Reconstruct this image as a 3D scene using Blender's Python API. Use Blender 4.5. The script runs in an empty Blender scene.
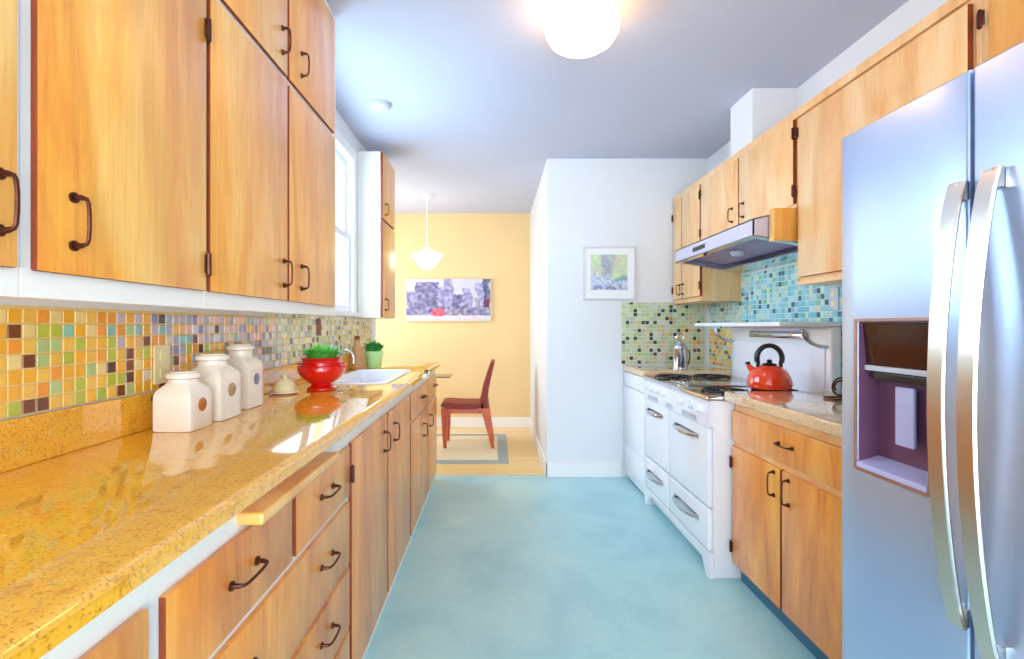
import bpy, bmesh, math, random
from mathutils import Vector, Matrix
random.seed(7)
PI = math.pi
SC = bpy.context.scene
COL = SC.collection

# ------------------------------------------------------------------ materials
def srgb(r, g, b):
    f = lambda c: (c/255/12.92) if c/255 <= .04045 else ((c/255+.055)/1.055)**2.4
    return (f(r), f(g), f(b), 1)

class NT:
    def __init__(s, name):
        s.m = bpy.data.materials.new(name); s.m.use_nodes = True
        s.t = s.m.node_tree; s.t.nodes.clear()
        s.out = s.n('ShaderNodeOutputMaterial'); s.p = s.n('ShaderNodeBsdfPrincipled')
        s.l(s.p.outputs[0], s.out.inputs[0])
    def n(s, typ, **kw):
        nd = s.t.nodes.new(typ)
        for k, v in kw.items(): setattr(nd, k, v)
        return nd
    def l(s, a, b): s.t.links.new(a, b)
    def set(s, **kw):
        for k, v in kw.items(): s.p.inputs[k.replace('_', ' ')].default_value = v
    def coords(s, scale=(1, 1, 1), rand=False):
        tc = s.n('ShaderNodeTexCoord'); mp = s.n('ShaderNodeMapping')
        mp.inputs['Scale'].default_value = scale
        s.l(tc.outputs['Object'], mp.inputs[0])
        if rand:
            oi = s.n('ShaderNodeObjectInfo'); mu = s.n('ShaderNodeMath', operation='MULTIPLY'); mu.inputs[1].default_value = 37
            s.l(oi.outputs['Random'], mu.inputs[0]); s.l(mu.outputs[0], mp.inputs['Location'])
        return mp.outputs[0]
    def noise(s, vec, scale, detail=3, rough=.5, dist=0):
        nz = s.n('ShaderNodeTexNoise'); s.l(vec, nz.inputs['Vector'])
        nz.inputs['Scale'].default_value = scale; nz.inputs['Detail'].default_value = detail
        nz.inputs['Roughness'].default_value = rough; nz.inputs['Distortion'].default_value = dist
        return nz.outputs[0]
    def ramp(s, fac, stops):
        r = s.n('ShaderNodeValToRGB'); el = r.color_ramp.elements
        while len(el) < len(stops): el.new(.5)
        for e, (p, c) in zip(el, stops): e.position = p; e.color = c
        s.l(fac, r.inputs[0]); return r.outputs[0]
    def mix(s, a, b, fac, mode='MIX'):
        m = s.n('ShaderNodeMixRGB', blend_type=mode)
        for i, v in ((0, fac), (1, a), (2, b)):
            if isinstance(v, (int, float, tuple)): m.inputs[i].default_value = v
            else: s.l(v, m.inputs[i])
        return m.outputs[0]
    def bump(s, h, strength=.1, dist=.01):
        b = s.n('ShaderNodeBump'); b.inputs['Strength'].default_value = strength; b.inputs['Distance'].default_value = dist
        s.l(h, b.inputs['Height']); s.l(b.outputs[0], s.p.inputs['Normal'])

def plain(name, c, rough=.5, metal=0, var=.06, vs=9, **kw):
    t = NT(name); v = t.coords(); f = t.noise(v, vs, 3)
    c2 = tuple(x*(1-var) for x in c[:3])+(1,)
    t.l(t.ramp(f, [(.35, c2), (.65, c)]), t.p.inputs['Base Color'])
    t.set(Roughness=rough, Metallic=metal, **kw)
    return t.m

def wood(name, dark, mid, light, rough=.32, grain=1.0, coat=.75):
    t = NT(name)
    v = t.coords((1, 1, .22), rand=True)
    blotch = t.noise(v, 7, 5, .62, .8)
    v2 = t.coords((1, 1, .035), rand=True)
    fine = t.noise(v2, 120, 4, .6)
    a = t.ramp(blotch, [(.28, dark), (.5, mid), (.72, light)])
    g = t.ramp(fine, [(.3, (.72, .62, .5, 1)), (.6, (1, 1, 1, 1))])
    c = t.mix(a, g, .45*grain, 'MULTIPLY')
    v3 = t.coords((1, 1, 1), rand=True)
    wv = t.n('ShaderNodeTexWave', wave_type='RINGS'); t.l(t.coords((1, 1, .16), True), wv.inputs[0])
    wv.inputs['Scale'].default_value = 2.2; wv.inputs['Distortion'].default_value = 9; wv.inputs['Detail'].default_value = 3
    wc = t.ramp(wv.outputs[1], [(0, (.80, .70, .55, 1)), (.35, (1, 1, 1, 1))])
    c = t.mix(c, wc, .45*grain, 'MULTIPLY')
    t.l(c, t.p.inputs['Base Color'])
    t.set(Roughness=rough, Coat_Weight=coat, Coat_Roughness=.34)
    t.bump(fine, .04, .002)
    return t.m

M = {}
M['wood_up'] = wood('honey_birch', srgb(232, 140, 40), srgb(250, 176, 66), srgb(255, 204, 112))
M['wood_base'] = wood('birch_deep_light_copy', srgb(206, 112, 26), srgb(240, 150, 46), srgb(254, 186, 84))  # same cabinet wood, deeper: the change in light is put into its colour
M['wood_pale'] = wood('birch_pale_light_copy', srgb(238, 170, 96), srgb(248, 200, 136), srgb(252, 220, 170), grain=.6)  # paler copy of the cabinet wood, brighter light painted into the tone
M['wood_block'] = wood('cutting_board_maple', srgb(226, 150, 60), srgb(240, 178, 90), srgb(250, 200, 120), grain=.5)
M['edge'] = plain('door_edge_gap_shade', srgb(150, 62, 22), .5, var=.2, vs=30)  # shade of the gaps between doors, painted dark red on their edge faces
WOOD_BASE = M['wood_base']
M['walnut'] = wood('red_walnut', srgb(150, 46, 14), srgb(196, 74, 24), srgb(220, 104, 40), grain=.5)
M['seat_brown'] = plain('dark_red_leather', srgb(136, 30, 18), .5)
M['white_paint'] = plain('white_cabinet_paint', srgb(240, 238, 230), .4, var=.02)
M['wall'] = plain('off_white_wall_paint', srgb(228, 232, 236), .85, var=.02, vs=2)
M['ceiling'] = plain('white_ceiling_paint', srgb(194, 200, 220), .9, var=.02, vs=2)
M['yellow_wall'] = plain('warm_yellow_wall_paint', srgb(236, 208, 156), .85, var=.03, vs=2)
M['trim'] = plain('white_trim_paint', srgb(242, 243, 243), .45, var=.01)
M['bronze'] = plain('dark_bronze', srgb(92, 48, 36), .35, .7, var=.3, vs=60)
M['black'] = plain('black_iron', srgb(28, 26, 28), .45, .2)
M['black_plastic'] = plain('black_plastic', srgb(26, 22, 26), .3)
M['enamel'] = plain('white_enamel', srgb(240, 243, 250), .14, var=.01, Coat_Weight=.6)
M['chrome'] = plain('chrome', srgb(215, 215, 222), .12, 1, var=.03)
M['ceramic'] = plain('cream_white_ceramic', srgb(245, 238, 224), .25, var=.03, Coat_Weight=.4)
M['red_glaze'] = plain('red_glaze', srgb(224, 10, 6), .18, var=.12, Coat_Weight=.8)
M['red_enamel'] = plain('orange_red_enamel', srgb(250, 66, 10), .12, var=.05, Coat_Weight=1.0)
M['green_pot'] = plain('pale_green_glaze', srgb(190, 240, 170), .3, var=.05)
M['soil'] = plain('potting_soil', srgb(70, 48, 30), .9, var=.4, vs=80)
M['tan'] = plain('tan_stoneware', srgb(206, 160, 108), .4, var=.15, vs=20)
M['dot_orange'] = plain('orange_brown_enamel', srgb(190, 112, 44), .4)
M['dot_tan'] = plain('tan_enamel', srgb(178, 150, 112), .4)
M['dot_blue'] = plain('slate_blue_enamel', srgb(132, 134, 160), .4)
M['outlet'] = plain('ivory_plastic', srgb(238, 228, 180), .4, var=.02)
M['brown_plate'] = plain('brown_plate', srgb(130, 76, 44), .5)
M['frame_white'] = plain('picture_frame_grey', srgb(212, 214, 216), .4)
M['mat_white'] = plain('picture_mat_white', srgb(238, 240, 240), .8, var=.01)
M['sink'] = plain('white_sink_enamel', srgb(238, 238, 244), .15, var=.02, Coat_Weight=.5)
M['dark_inner'] = plain('dispenser_dark_plastic', srgb(112, 72, 100), .3)
M['control'] = plain('dispenser_control_glass', srgb(64, 30, 20), .08)
M['lavender'] = plain('dispenser_paddle_plastic', srgb(190, 190, 232), .3)
M['rubber'] = plain('grey_rubber', srgb(60, 50, 46), .7)
M['rug_edge'] = plain('grey_blue_rug_wool', srgb(168, 180, 182), .95, var=.1, vs=60)
M['rug'] = plain('cream_rug_wool', srgb(238, 226, 190), .95, var=.08, vs=60)
M['table_top'] = plain('smoky_table_top', srgb(120, 92, 70), .15)
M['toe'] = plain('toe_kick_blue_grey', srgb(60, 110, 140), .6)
M['brass'] = plain('lamp_brass', srgb(222, 164, 78), .3, .8)
M['detector'] = plain('grey_white_plastic', srgb(200, 205, 215), .5)

def mk_foliage(name, a, b):
    t = NT(name); v = t.coords(); f = t.noise(v, 60, 2)
    t.l(t.ramp(f, [(.35, a), (.65, b)]), t.p.inputs['Base Color']); t.set(Roughness=.5)
    t.p.inputs['Subsurface Weight'].default_value = 0
    return t.m
M['leaf_bright'] = mk_foliage('bright_grass_green', srgb(60, 196, 60), srgb(150, 232, 120))
M['leaf_dark'] = mk_foliage('leaf_green', srgb(40, 150, 66), srgb(96, 204, 104))

def granite(name, base, dark, light, rough):
    t = NT(name); v = t.coords()
    a = t.noise(v, 34, 6, .7, .5); b = t.noise(v, 210, 3, .6); c = t.noise(v, 6, 2)
    vo = t.n('ShaderNodeTexVoronoi'); t.l(v, vo.inputs['Vector']); vo.inputs['Scale'].default_value = 110
    col = t.ramp(a, [(.30, dark), (.46, base), (.60, base), (.72, light)])
    sp = t.ramp(b, [(.36, (.45, .33, .2, 1)), (.46, (1, 1, 1, 1))])
    col = t.mix(col, sp, .7, 'MULTIPLY')
    lt = t.ramp(vo.outputs[0], [(.10, (1, 1, 1, 1)), (.22, (0, 0, 0, 1))])
    col = t.mix(col, light, t.mix((0, 0, 0, 1), lt, .35))
    t.l(col, t.p.inputs['Base Color']); t.set(Roughness=rough, IOR=1.7, Coat_Weight=.6, Coat_Roughness=.02)
    return t.m
M['granite'] = granite('gold_granite', srgb(250, 186, 56), srgb(226, 150, 40), srgb(255, 220, 130), .06)

M['granite_pale'] = granite('granite_pale_light_copy', srgb(236, 204, 160), srgb(206, 160, 110), srgb(246, 230, 206), .06)  # same stone as the long counter; lighting difference mixed into a paler colour
def floor_mat():
    t = NT('teal_sheet_floor'); v = t.coords()
    a = t.noise(v, 2.2, 6, .6, .6); b = t.noise(v, 40, 3)
    col = t.ramp(a, [(.3, srgb(158, 208, 214)), (.55, srgb(176, 222, 224)), (.75, srgb(192, 230, 222))])
    col = t.mix(col, t.ramp(b, [(.3, (.86, .9, .92, 1)), (.7, (1, 1, 1, 1))]), .5, 'MULTIPLY')
    t.l(col, t.p.inputs['Base Color']); t.set(Roughness=.38, Coat_Weight=.1, Coat_Roughness=.15)
    t.bump(b, .03, .002); return t.m
M['floor'] = floor_mat()
def wood_floor():
    t = NT('pale_oak_floor')
    v = t.coords((.25, 1, 1)); g = t.noise(v, 50, 4)
    br = t.n('ShaderNodeTexBrick'); t.l(t.coords(), br.inputs[0])
    br.inputs['Color1'].default_value = srgb(246, 220, 160); br.inputs['Color2'].default_value = srgb(238, 206, 140)
    br.inputs['Mortar'].default_value = srgb(200, 160, 100); br.inputs['Scale'].default_value = 1
    br.inputs['Brick Width'].default_value = .9; br.inputs['Row Height'].default_value = .08; br.inputs['Mortar Size'].default_value = .0015
    col = t.mix(br.outputs[0], t.ramp(g, [(.3, (.85, .8, .7, 1)), (.7, (1, 1, 1, 1))]), .4, 'MULTIPLY')
    t.l(col, t.p.inputs['Base Color']); t.set(Roughness=.3); return t.m
M['oak'] = wood_floor()
def steel():
    t = NT('brushed_stainless_steel'); v = t.coords((1, 1, 60))
    f = t.noise(v, 8, 4); big = t.noise(t.coords(), 2, 2)
    t.l(t.ramp(big, [(.3, srgb(180, 202, 240)), (.7, srgb(200, 216, 242))]), t.p.inputs['Base Color'])
    t.set(Roughness=.3, Metallic=.72)
    t.bump(f, .02, .001); return t.m
M['steel'] = steel()
M['steel_handle'] = plain('satin_steel', srgb(226, 214, 200), .25, 1, var=.04)
M['hood_steel'] = plain('hood_satin_steel', srgb(214, 214, 240), .32, .5, var=.04)
M['hood_filter'] = plain('hood_filter_mesh', srgb(176, 166, 206), .45, .5, var=.3, vs=200)

def glass():
    t = NT('window_glass'); t.t.nodes.remove(t.p)
    tr = t.n('ShaderNodeBsdfTransparent'); gl = t.n('ShaderNodeBsdfGlossy'); gl.inputs['Roughness'].default_value = .02
    mx = t.n('ShaderNodeMixShader'); mx.inputs[0].default_value = .07
    tr.inputs[0].default_value = (.94, .97, 1, 1)
    t.l(tr.outputs[0], mx.inputs[1]); t.l(gl.outputs[0], mx.inputs[2]); t.l(mx.outputs[0], t.out.inputs[0])
    return t.m
M['glass'] = glass()
def lamp(name, c, e):
    t = NT(name); t.p.inputs['Base Color'].default_value = (.9, .9, .88, 1); t.set(Roughness=.3)
    v = t.coords(); f = t.noise(v, 3, 1)
    t.l(t.ramp(f, [(.3, c), (.7, tuple(min(1, x*1.05) for x in c[:3])+(1,))]), t.p.inputs['Emission Color'])
    t.p.inputs['Emission Strength'].default_value = e; return t.m
M['lamp_glass'] = lamp('lit_opal_globe', (1, .47, .13, 1), 10)
M['pendant_glass'] = lamp('lit_pendant_glass', (1, .86, .66, 1), 5)

def attr_mat(name, rough, coat=0.0):
    t = NT(name); a = t.n('ShaderNodeVertexColor'); a.layer_name = 'Col'
    f = t.noise(t.coords(), 70, 2)
    c = t.mix(a.outputs[0], t.ramp(f, [(.3, (.88, .88, .88, 1)), (.7, (1, 1, 1, 1))]), .6, 'MULTIPLY')
    t.l(c, t.p.inputs['Base Color']); t.set(Roughness=rough, Coat_Weight=coat); return t.m
M['tile'] = attr_mat('glazed_mosaic_tile', .22, .3)
M['print'] = attr_mat('printed_canvas', .6)
M['grout_pale'] = plain('white_grout', srgb(214, 224, 214), .9)
M['grout'] = plain('pale_grout', srgb(236, 206, 130), .9)

# ------------------------------------------------------------------ mesh builder
class B:
    def __init__(s): s.b = bmesh.new()
    def box(s, x0, x1, y0, y1, z0, z1, bev=0.0, seg=2):
        r = bmesh.ops.create_cube(s.b, size=1)
        vs = r['verts']
        for v in vs:
            v.co = Vector(((x0+x1)/2+v.co.x*abs(x1-x0), (y0+y1)/2+v.co.y*abs(y1-y0), (z0+z1)/2+v.co.z*abs(z1-z0)))
        if bev:
            es = list({e for v in vs for e in v.link_edges})
            bmesh.ops.bevel(s.b, geom=es, offset=bev, segments=seg, affect='EDGES', profile=.6)
        return s
    def prism(s, pts, axis, a, b_):
        """pts: 2D outline; axis x -> pts are (y,z); y -> (x,z); z -> (x,y)"""
        def co(p, t):
            return {'x': (t, p[0], p[1]), 'y': (p[0], t, p[1]), 'z': (p[0], p[1], t)}[axis]
        v0 = [s.b.verts.new(co(p, a)) for p in pts]; v1 = [s.b.verts.new(co(p, b_)) for p in pts]
        n = len(pts)
        fs = [s.b.faces.new(v0[::-1]), s.b.faces.new(v1)]
        for i in range(n): fs.append(s.b.faces.new((v0[i], v0[(i+1) % n], v1[(i+1) % n], v1[i])))
        bmesh.ops.recalc_face_normals(s.b, faces=fs)
        return s
    def lathe(s, cx, cy, prof, seg=32, sx=1, sy=1, fn=None):
        rings = []
        for (r, z) in prof:
            if r < 1e-5: rings.append([s.b.verts.new((cx, cy, z))]); continue
            ring = []
            for i in range(seg):
                a = 2*PI*i/seg; rr = r*(fn(a, z) if fn else 1)
                ring.append(s.b.verts.new((cx+rr*sx*math.cos(a), cy+rr*sy*math.sin(a), z)))
            rings.append(ring)
        fs = []
        for A, C in zip(rings, rings[1:]):
            for i in range(seg):
                j = (i+1) % seg
                if len(A) == 1 and len(C) == 1: continue
                if len(A) == 1: fs.append(s.b.faces.new((A[0], C[j], C[i])))
                elif len(C) == 1: fs.append(s.b.faces.new((A[i], A[j], C[0])))
                else: fs.append(s.b.faces.new((A[i], A[j], C[j], C[i])))
        bmesh.ops.recalc_face_normals(s.b, faces=fs)
        return s
    def tube(s, pts, rad, seg=8, flat=None, cap=True):
        """flat=(vec, k): scale the section along vec by k"""
        P = [Vector(p) for p in pts]; n = len(P)
        R = rad if isinstance(rad, (list, tuple)) else [rad]*n
        T = [(P[min(i+1, n-1)]-P[max(i-1, 0)]).normalized() for i in range(n)]
        up = Vector((0, 0, 1)) if abs(T[0].z) < .9 else Vector((1, 0, 0))
        u = T[0].cross(up).normalized(); rings = []
        for i in range(n):
            u = (u - T[i]*u.dot(T[i])).normalized(); w = T[i].cross(u)
            ring = []
            for k in range(seg):
                a = 2*PI*k/seg; d = (u*math.cos(a)+w*math.sin(a))*R[i]
                if flat:
                    f = Vector(flat[0]); d = d + f*(d.dot(f)*(flat[1]-1))
                ring.append(s.b.verts.new(P[i]+d))
            rings.append(ring)
        fs = []
        for A, C in zip(rings, rings[1:]):
            for i in range(seg):
                j = (i+1) % seg; fs.append(s.b.faces.new((A[i], A[j], C[j], C[i])))
        if cap: fs += [s.b.faces.new(rings[0][::-1]), s.b.faces.new(rings[-1])]
        bmesh.ops.recalc_face_normals(s.b, faces=fs)
        return s
    def loft(s, rings, cap=True):
        V = [[s.b.verts.new(p) for p in r] for r in rings]; n = len(V[0]); fs = []
        for A, C in zip(V, V[1:]):
            for i in range(n):
                j = (i+1) % n; fs.append(s.b.faces.new((A[i], A[j], C[j], C[i])))
        if cap: fs += [s.b.faces.new(V[0][::-1]), s.b.faces.new(V[-1])]
        bmesh.ops.recalc_face_normals(s.b, faces=fs)
        return s
    def leaf(s, p, d, L, w, droop=.3):
        p = Vector(p); d = Vector(d).normalized(); side = d.cross(Vector((0, 0, 1)))
        if side.length < .05: side = Vector((1, 0, 0))
        side.normalize(); prev = None
        for k in range(5):
            t = k/4; c = p+d*L*t-Vector((0, 0, 1))*droop*L*t*t
            ww = w*math.sin(PI*min(.98, t*.85+.12))
            a = s.b.verts.new(c-side*ww); b2 = s.b.verts.new(c+side*ww)
            if prev: s.b.faces.new((prev[0], prev[1], b2, a))
            prev = (a, b2)
    def make(s, name, mat, parent=None, loc=None, smooth=False):
        me = bpy.data.meshes.new(name)
        L = Vector(loc) if loc is not None else (parent_loc(parent) if parent else Vector((0, 0, 0)))
        for v in s.b.verts: v.co -= L
        s.b.to_mesh(me); s.b.free()
        me.materials.append(mat)
        if smooth:
            for p in me.polygons: p.use_smooth = True
            try: me.set_sharp_from_angle(angle=math.radians(40))
            except Exception: pass
        o = bpy.data.objects.new(name, me); COL.objects.link(o)
        if parent: o.parent = parent
        else: o.location = L
        return o

def parent_loc(o):
    p = Vector((0, 0, 0))
    while o: p += o.location; o = o.parent
    return p

def tag(o, label, cat, group=None):
    o['label'] = label; o['category'] = cat
    if group: o['group'] = group
    return o
def thing(name, label, cat, loc, group=None):
    o = bpy.data.objects.new(name, None); COL.objects.link(o); o.location = loc; o.empty_display_size = .05
    return tag(o, label, cat, group)
def struct(b, name, mat, parent=None, **kw):
    o = b.make(name, mat, parent, **kw)
    if not parent: o['kind'] = 'structure'
    return o

# ------------------------------------------------------------------ layout constants (x right, y into the room, z up, camera at 0,0,1.24)
CH = 2.617       # ceiling height
XL = -1.01       # left wall
XR = 1.75        # right wall
YB = 4.03        # end wall of the kitchen
YF = -2.2        # wall behind the camera
YD = 6.0         # end wall of the dining room
XD = -1.9

# ------------------------------------------------------------------ the setting
struct(B().box(-1.02, 1.9, YF, 4.09, -.06, 0), 'floor', M['floor'])
struct(B().box(XD-.12, 1.9, 4.09, YD+.12, -.06, -.001), 'floor_dining', M['oak'])
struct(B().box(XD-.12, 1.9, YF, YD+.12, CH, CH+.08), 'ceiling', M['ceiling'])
# left wall with the window opening y 2.30..3.44, z 1.33..2.42
W0, W1, WZ0, WZ1 = 2.30, 3.44, 1.335, 2.40
w = B(); w.box(XL-.14, XL, YF, W0-.25, 0, CH); w.box(XL-.14, XL, W1+.25, 4.15, 0, CH)
w.box(XL-.075, XL, W0-.25, W0, 0, CH); w.box(XL-.075, XL, W1, W1+.25, 0, CH)
w.box(XL-.075, XL, W0, W1, 0, WZ0); w.box(XL-.075, XL, W0, W1, WZ1, CH)
struct(w, 'wall_left', M['wall'])
struct(B().box(XR, XR+.12, YF, 4.15, 0, CH), 'wall_right', M['wall'])
struct(B().box(.43, XR+.12, YB, 4.15, 0, CH), 'wall_back', M['wall'])
# wall behind the camera: wide opening added to let in fill light
w = B(); w.box(XL-.14, -.75, YF-.12, YF, 0, CH); w.box(1.55, XR+.12, YF-.12, YF, 0, CH); w.box(-.75, 1.55, YF-.12, YF, 2.35, CH); w.box(-.75, 1.55, YF-.12, YF, 0, .12)
struct(w, 'wall_front', M['wall'])
w = B(); w.box(XD, XL-.14, 4.03, 4.15, 0, CH); struct(w, 'wall_dining_front', M['yellow_wall'])
w = B(); w.box(XD-.12, XD, 4.03, 4.5, 0, CH); w.box(XD-.12, XD, 5.7, YD, 0, CH); w.box(XD-.12, XD, 4.5, 5.7, 0, .8); w.box(XD-.12, XD, 4.5, 5.7, 2.3, CH)
struct(w, 'wall_dining_left', M['yellow_wall'])
struct(B().box(XD-.12, .55, YD, YD+.12, 0, CH), 'wall_dining_back', M['yellow_wall'])
struct(B().box(.43, .55, 4.15, YD, 0, CH), 'wall_dining_right', M['wall'])
def baseb(name, x0, x1, y0, y1):
    b = B(); b.box(x0, x1, y0, y1, 0, .115, .004)
    # bead along the top
    b.box(x0-.0 if x1-x0 > .1 else x0, x1, y0, y1, .115, .125, .003)
    struct(b, name, M['trim'])
baseb('baseboard_back', .415, 1.03, YB-.018, YB)
baseb('baseboard_dining_back', XD, .415, YD-.018, YD)
baseb('baseboard_dining_right', .412, .43, YB-.018, YD-.018)
struct(B().box(-.50, .43, 4.075, 4.105, -.001, .004, .001), 'trim_1', M['oak'])   # threshold strip
struct(B().box(1.49, XR, 2.835, 3.10, 2.29, CH), 'trim_2', M['wall'])              # boxed-in duct above the cabinets

# window
wf = B()
cw = .075
wf.box(XL-.0, XL+.02, W0-cw, W0, WZ0-.0, WZ1+cw, .003); wf.box(XL, XL+.02, W1, W1+cw, WZ0, WZ1+cw, .003)
wf.box(XL, XL+.022, W0-cw, W1+cw, WZ1, WZ1+cw, .003)
wf.box(XL, XL+.045, W0-cw-.01, W1+cw+.01, WZ0-.03, WZ0, .004)
win = struct(wf, 'window_1', M['trim'])
sm = B()
ym = (W0+W1)/2
for (a, b2) in ((W0, ym-.03), (ym+.03, W1)):
    for (z0, z1, xo) in ((WZ0, 1.88, -.006), (1.85, WZ1, -.036)):
        t = .045
        sm.box(XL+xo-.03, XL+xo, a, a+t, z0, z1); sm.box(XL+xo-.03, XL+xo, b2-t, b2, z0, z1)
        sm.box(XL+xo-.03, XL+xo, a+t, b2-t, z0, z0+t); sm.box(XL+xo-.03, XL+xo, a+t, b2-t, z1-t, z1)
sm.box(XL-.075, XL-.006, ym-.03, ym+.03, WZ0, WZ1)
sm.make('sash', M['trim'], win)
g = B()
for (a, b2) in ((W0+.045, ym-.075), (ym+.075, W1-.045)):
    g.box(XL-.020, XL-.017, a, b2, WZ0+.045, 1.835); g.box(XL-.050, XL-.047, a, b2, 1.895, WZ1-.045)
g.make('pane', M['glass'], win)

# ------------------------------------------------------------------ hardware
def pull(parent, face, sgn, y, z, axis='z', L=.080, out=.026, mat='bronze', r=.0031, name='handle'):
    """arched pull on a door whose face is the plane x=face, sgn = direction out of the face"""
    b = B(); pts = []; rr = []
    prof = [(-.5, 0), (-.5, .55), (-.46, .9), (-.38, 1.0), (-.15, 1.06), (.15, 1.06), (.38, 1.0), (.46, .9), (.5, .55), (.5, 0)]
    for (u, o_) in prof:
        d = face+sgn*out*o_
        pts.append((d, y, z+u*L) if axis == 'z' else (d, y+u*L, z))
        rr.append(r*(1.5 if o_ < .6 else 1.0))
    b.tube(pts, rr, 8)
    for u in (-.5, .5):
        c = (face, y, z+u*L) if axis == 'z' else (face, y+u*L, z)
        b.tube([c, (face+sgn*.004, c[1], c[2])], .009, 10)
    return b.make(name, M[mat], parent, smooth=True)
def hinge(parent, face, sgn, y, z):
    b = B(); b.tube([(face+sgn*.004, y, z-.03), (face+sgn*.004, y, z-.026), (face+sgn*.004, y, z+.026), (face+sgn*.004, y, z+.03)], [.002, .006, .006, .002], 8)
    b.box(min(face, face+sgn*.003), max(face, face+sgn*.003), y-.012, y+.012, z-.022, z+.022, .001)
    return b.make('hinge', M['bronze'], parent, smooth=True)
def slab(parent, name, xf, sgn, y0, y1, z0, z1, mat, th=.019, bev=.004):
    x0, x1 = sorted((xf, xf-sgn*th))
    o = B().box(x0, x1, y0, y1, z0, z1, bev).make(name, mat, parent, smooth=True)
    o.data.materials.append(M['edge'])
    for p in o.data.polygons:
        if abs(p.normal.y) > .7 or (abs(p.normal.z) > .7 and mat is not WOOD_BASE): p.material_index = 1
    return o

# ------------------------------------------------------------------ left upper cabinets (door face x = -0.70)
UX = -.70; WU = M['wood_up']
def left_upper(y0, y1, label):
    t = thing('wall_cabinet', label, 'cabinet', (XL, (y0+y1)/2, 1.285), 'wall cabinets on the left')
    b = B(); b.box(XL+.002, UX-.0125, y0, y1, 1.325, CH-.003)
    b.box(UX-.04, UX-.012, y0, y1, 1.283, 1.326, .002)       # bottom rail
    b.box(XL+.002, UX-.04, y0, y1, 1.305, 1.326)
    b.make('cabinet_box', M['white_paint'], t)
    return t
ca = left_upper(.20, .7335, 'honey birch wall cabinet cut off by the photo edge, pull at its far side')
d = slab(ca, 'door', UX, 1, .235, .719, 1.325, 2.06, WU, th=.012, bev=.003); pull(d, UX, 1, .690, 1.415)
slab(ca, 'door', UX, 1, .235, .719, 2.08, 2.575, WU, th=.012, bev=.003)
cb = left_upper(.7345, 1.1975, 'wide single-door honey birch wall cabinet above the three white canisters')
d = slab(cb, 'door', UX, 1, .750, 1.190, 1.325, 2.06, WU, th=.012, bev=.003); pull(d, UX, 1, .813, 1.413)
hinge(d, UX, 1, 1.192, 1.39); hinge(d, UX, 1, 1.192, 1.96)
slab(cb, 'door', UX, 1, .750, 1.190, 2.08, 2.575, WU, th=.012, bev=.003)
cc = left_upper(1.1985, 2.19, 'four-door honey birch wall cabinet nearest the window')
d = slab(cc, 'door', UX, 1, 1.206, 1.655, 1.325, 2.060, WU, th=.012, bev=.003); pull(d, UX, 1, 1.625, 1.415)
d = slab(cc, 'door', UX, 1, 1.669, 2.144, 1.325, 2.060, WU, th=.012, bev=.003); pull(d, UX, 1, 1.772, 1.415)
d = slab(cc, 'door', UX, 1, 1.206, 1.655, 2.082, 2.575, WU, th=.012, bev=.003); pull(d, UX, 1, 1.612, 2.18)
d = slab(cc, 'door', UX, 1, 1.669, 2.144, 2.082, 2.575, WU, th=.012, bev=.003); pull(d, UX, 1, 1.772, 2.185)

# far small cabinet past the window
fx = -.82
t = thing('wall_cabinet', 'narrow wall cabinet with white side panel past the window', 'cabinet', (XL, 3.8, 1.30), 'wall cabinets on the left')
B().box(XL+.002, fx-.02, 3.59, 4.02, 1.30, 2.52, .002).make('cabinet_box', M['white_paint'], t)
d = slab(t, 'door', fx, 1, 3.592, 4.018, 1.305, 2.01, WU); pull(d, fx, 1, 3.66, 1.40)
d = slab(t, 'door', fx, 1, 3.592, 4.018, 2.03, 2.515, WU); pull(d, fx, 1, 3.66, 2.11)

# ------------------------------------------------------------------ left base cabinets (face x = -0.475)
BX = -.475; WB = M['wood_base']; TOP = .945; SL = .91
SX0, SX1, SY0, SY1 = -.90, -.57, 2.50, 3.24
def left_base(y0, y1, label, toe=False):
    t = thing('base_cabinet', label, 'cabinet', (XL+.26, (y0+y1)/2, 0), 'base cabinets on the left')
    b = B(); x0, x1 = XL+.003, BX-.0125
    b.box(x0, x1, y0, y1, .04, .06); b.box(x1-.018, x1, y0, y1, .06, SL-.001); b.box(x0, x0+.01, y0, y1, .06, SL-.001)
    for (a, c) in ((y0, y0+.018), (y1-.018, y1)):
        if SY0 < (a+c)/2 < SY1: b.box(x0+.01, x1-.018, a, c, .06, .70)
        else: b.box(x0+.01, x1-.018, a, c, .06, SL-.001)
    b.box(XL+.003, BX-.012, y0, y1, .0, .045)
    b.make('cabinet_box', M['white_paint'], t)
    return t
def rdoor(t, y0, y1, z0, z1, nm='door'): return slab(t, nm, BX, 1, y0, y1, z0, z1, WB, th=.012, bev=.003)
c1 = left_base(.12, .689, 'base cabinet below the nearest stretch of granite, cut off by the lower photo edge')
rdoor(c1, .16, .674, .05, .852)
c2 = left_base(.690, 1.614, 'wide base cabinet with five drawers below the pull-out board')
for (y0, y1) in ((.708, 1.150), (1.172, 1.603)):
    d = rdoor(c2, y0, y1, .688, .848, 'drawer'); pull(d, BX, 1, (y0+y1)/2, .772, 'y', L=.095)
for (z0, z1) in ((.468, .668), (.262, .450), (.05, .244)):
    d = rdoor(c2, .708, 1.603, z0, z1, 'drawer')
    for yy in (.92, 1.385): pull(d, BX, 1, yy, (z0+z1)/2+.01, 'y', L=.09)
b = B(); b.box(-.72, -.438, .925, 1.385, .862, .886, .007, 3)
b.make('pullout_board', M['wood_block'], c2, smooth=True)
c3 = left_base(1.615, 2.76, 'base cabinet with two tall doors below the sink')
d = rdoor(c3, 1.628, 2.165, .05, .852); pull(d, BX, 1, 2.10, .745); hinge(d, BX, 1, 1.624, .75)
d = rdoor(c3, 2.185, 2.745, .05, .852); pull(d, BX, 1, 2.30, .745)
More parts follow.
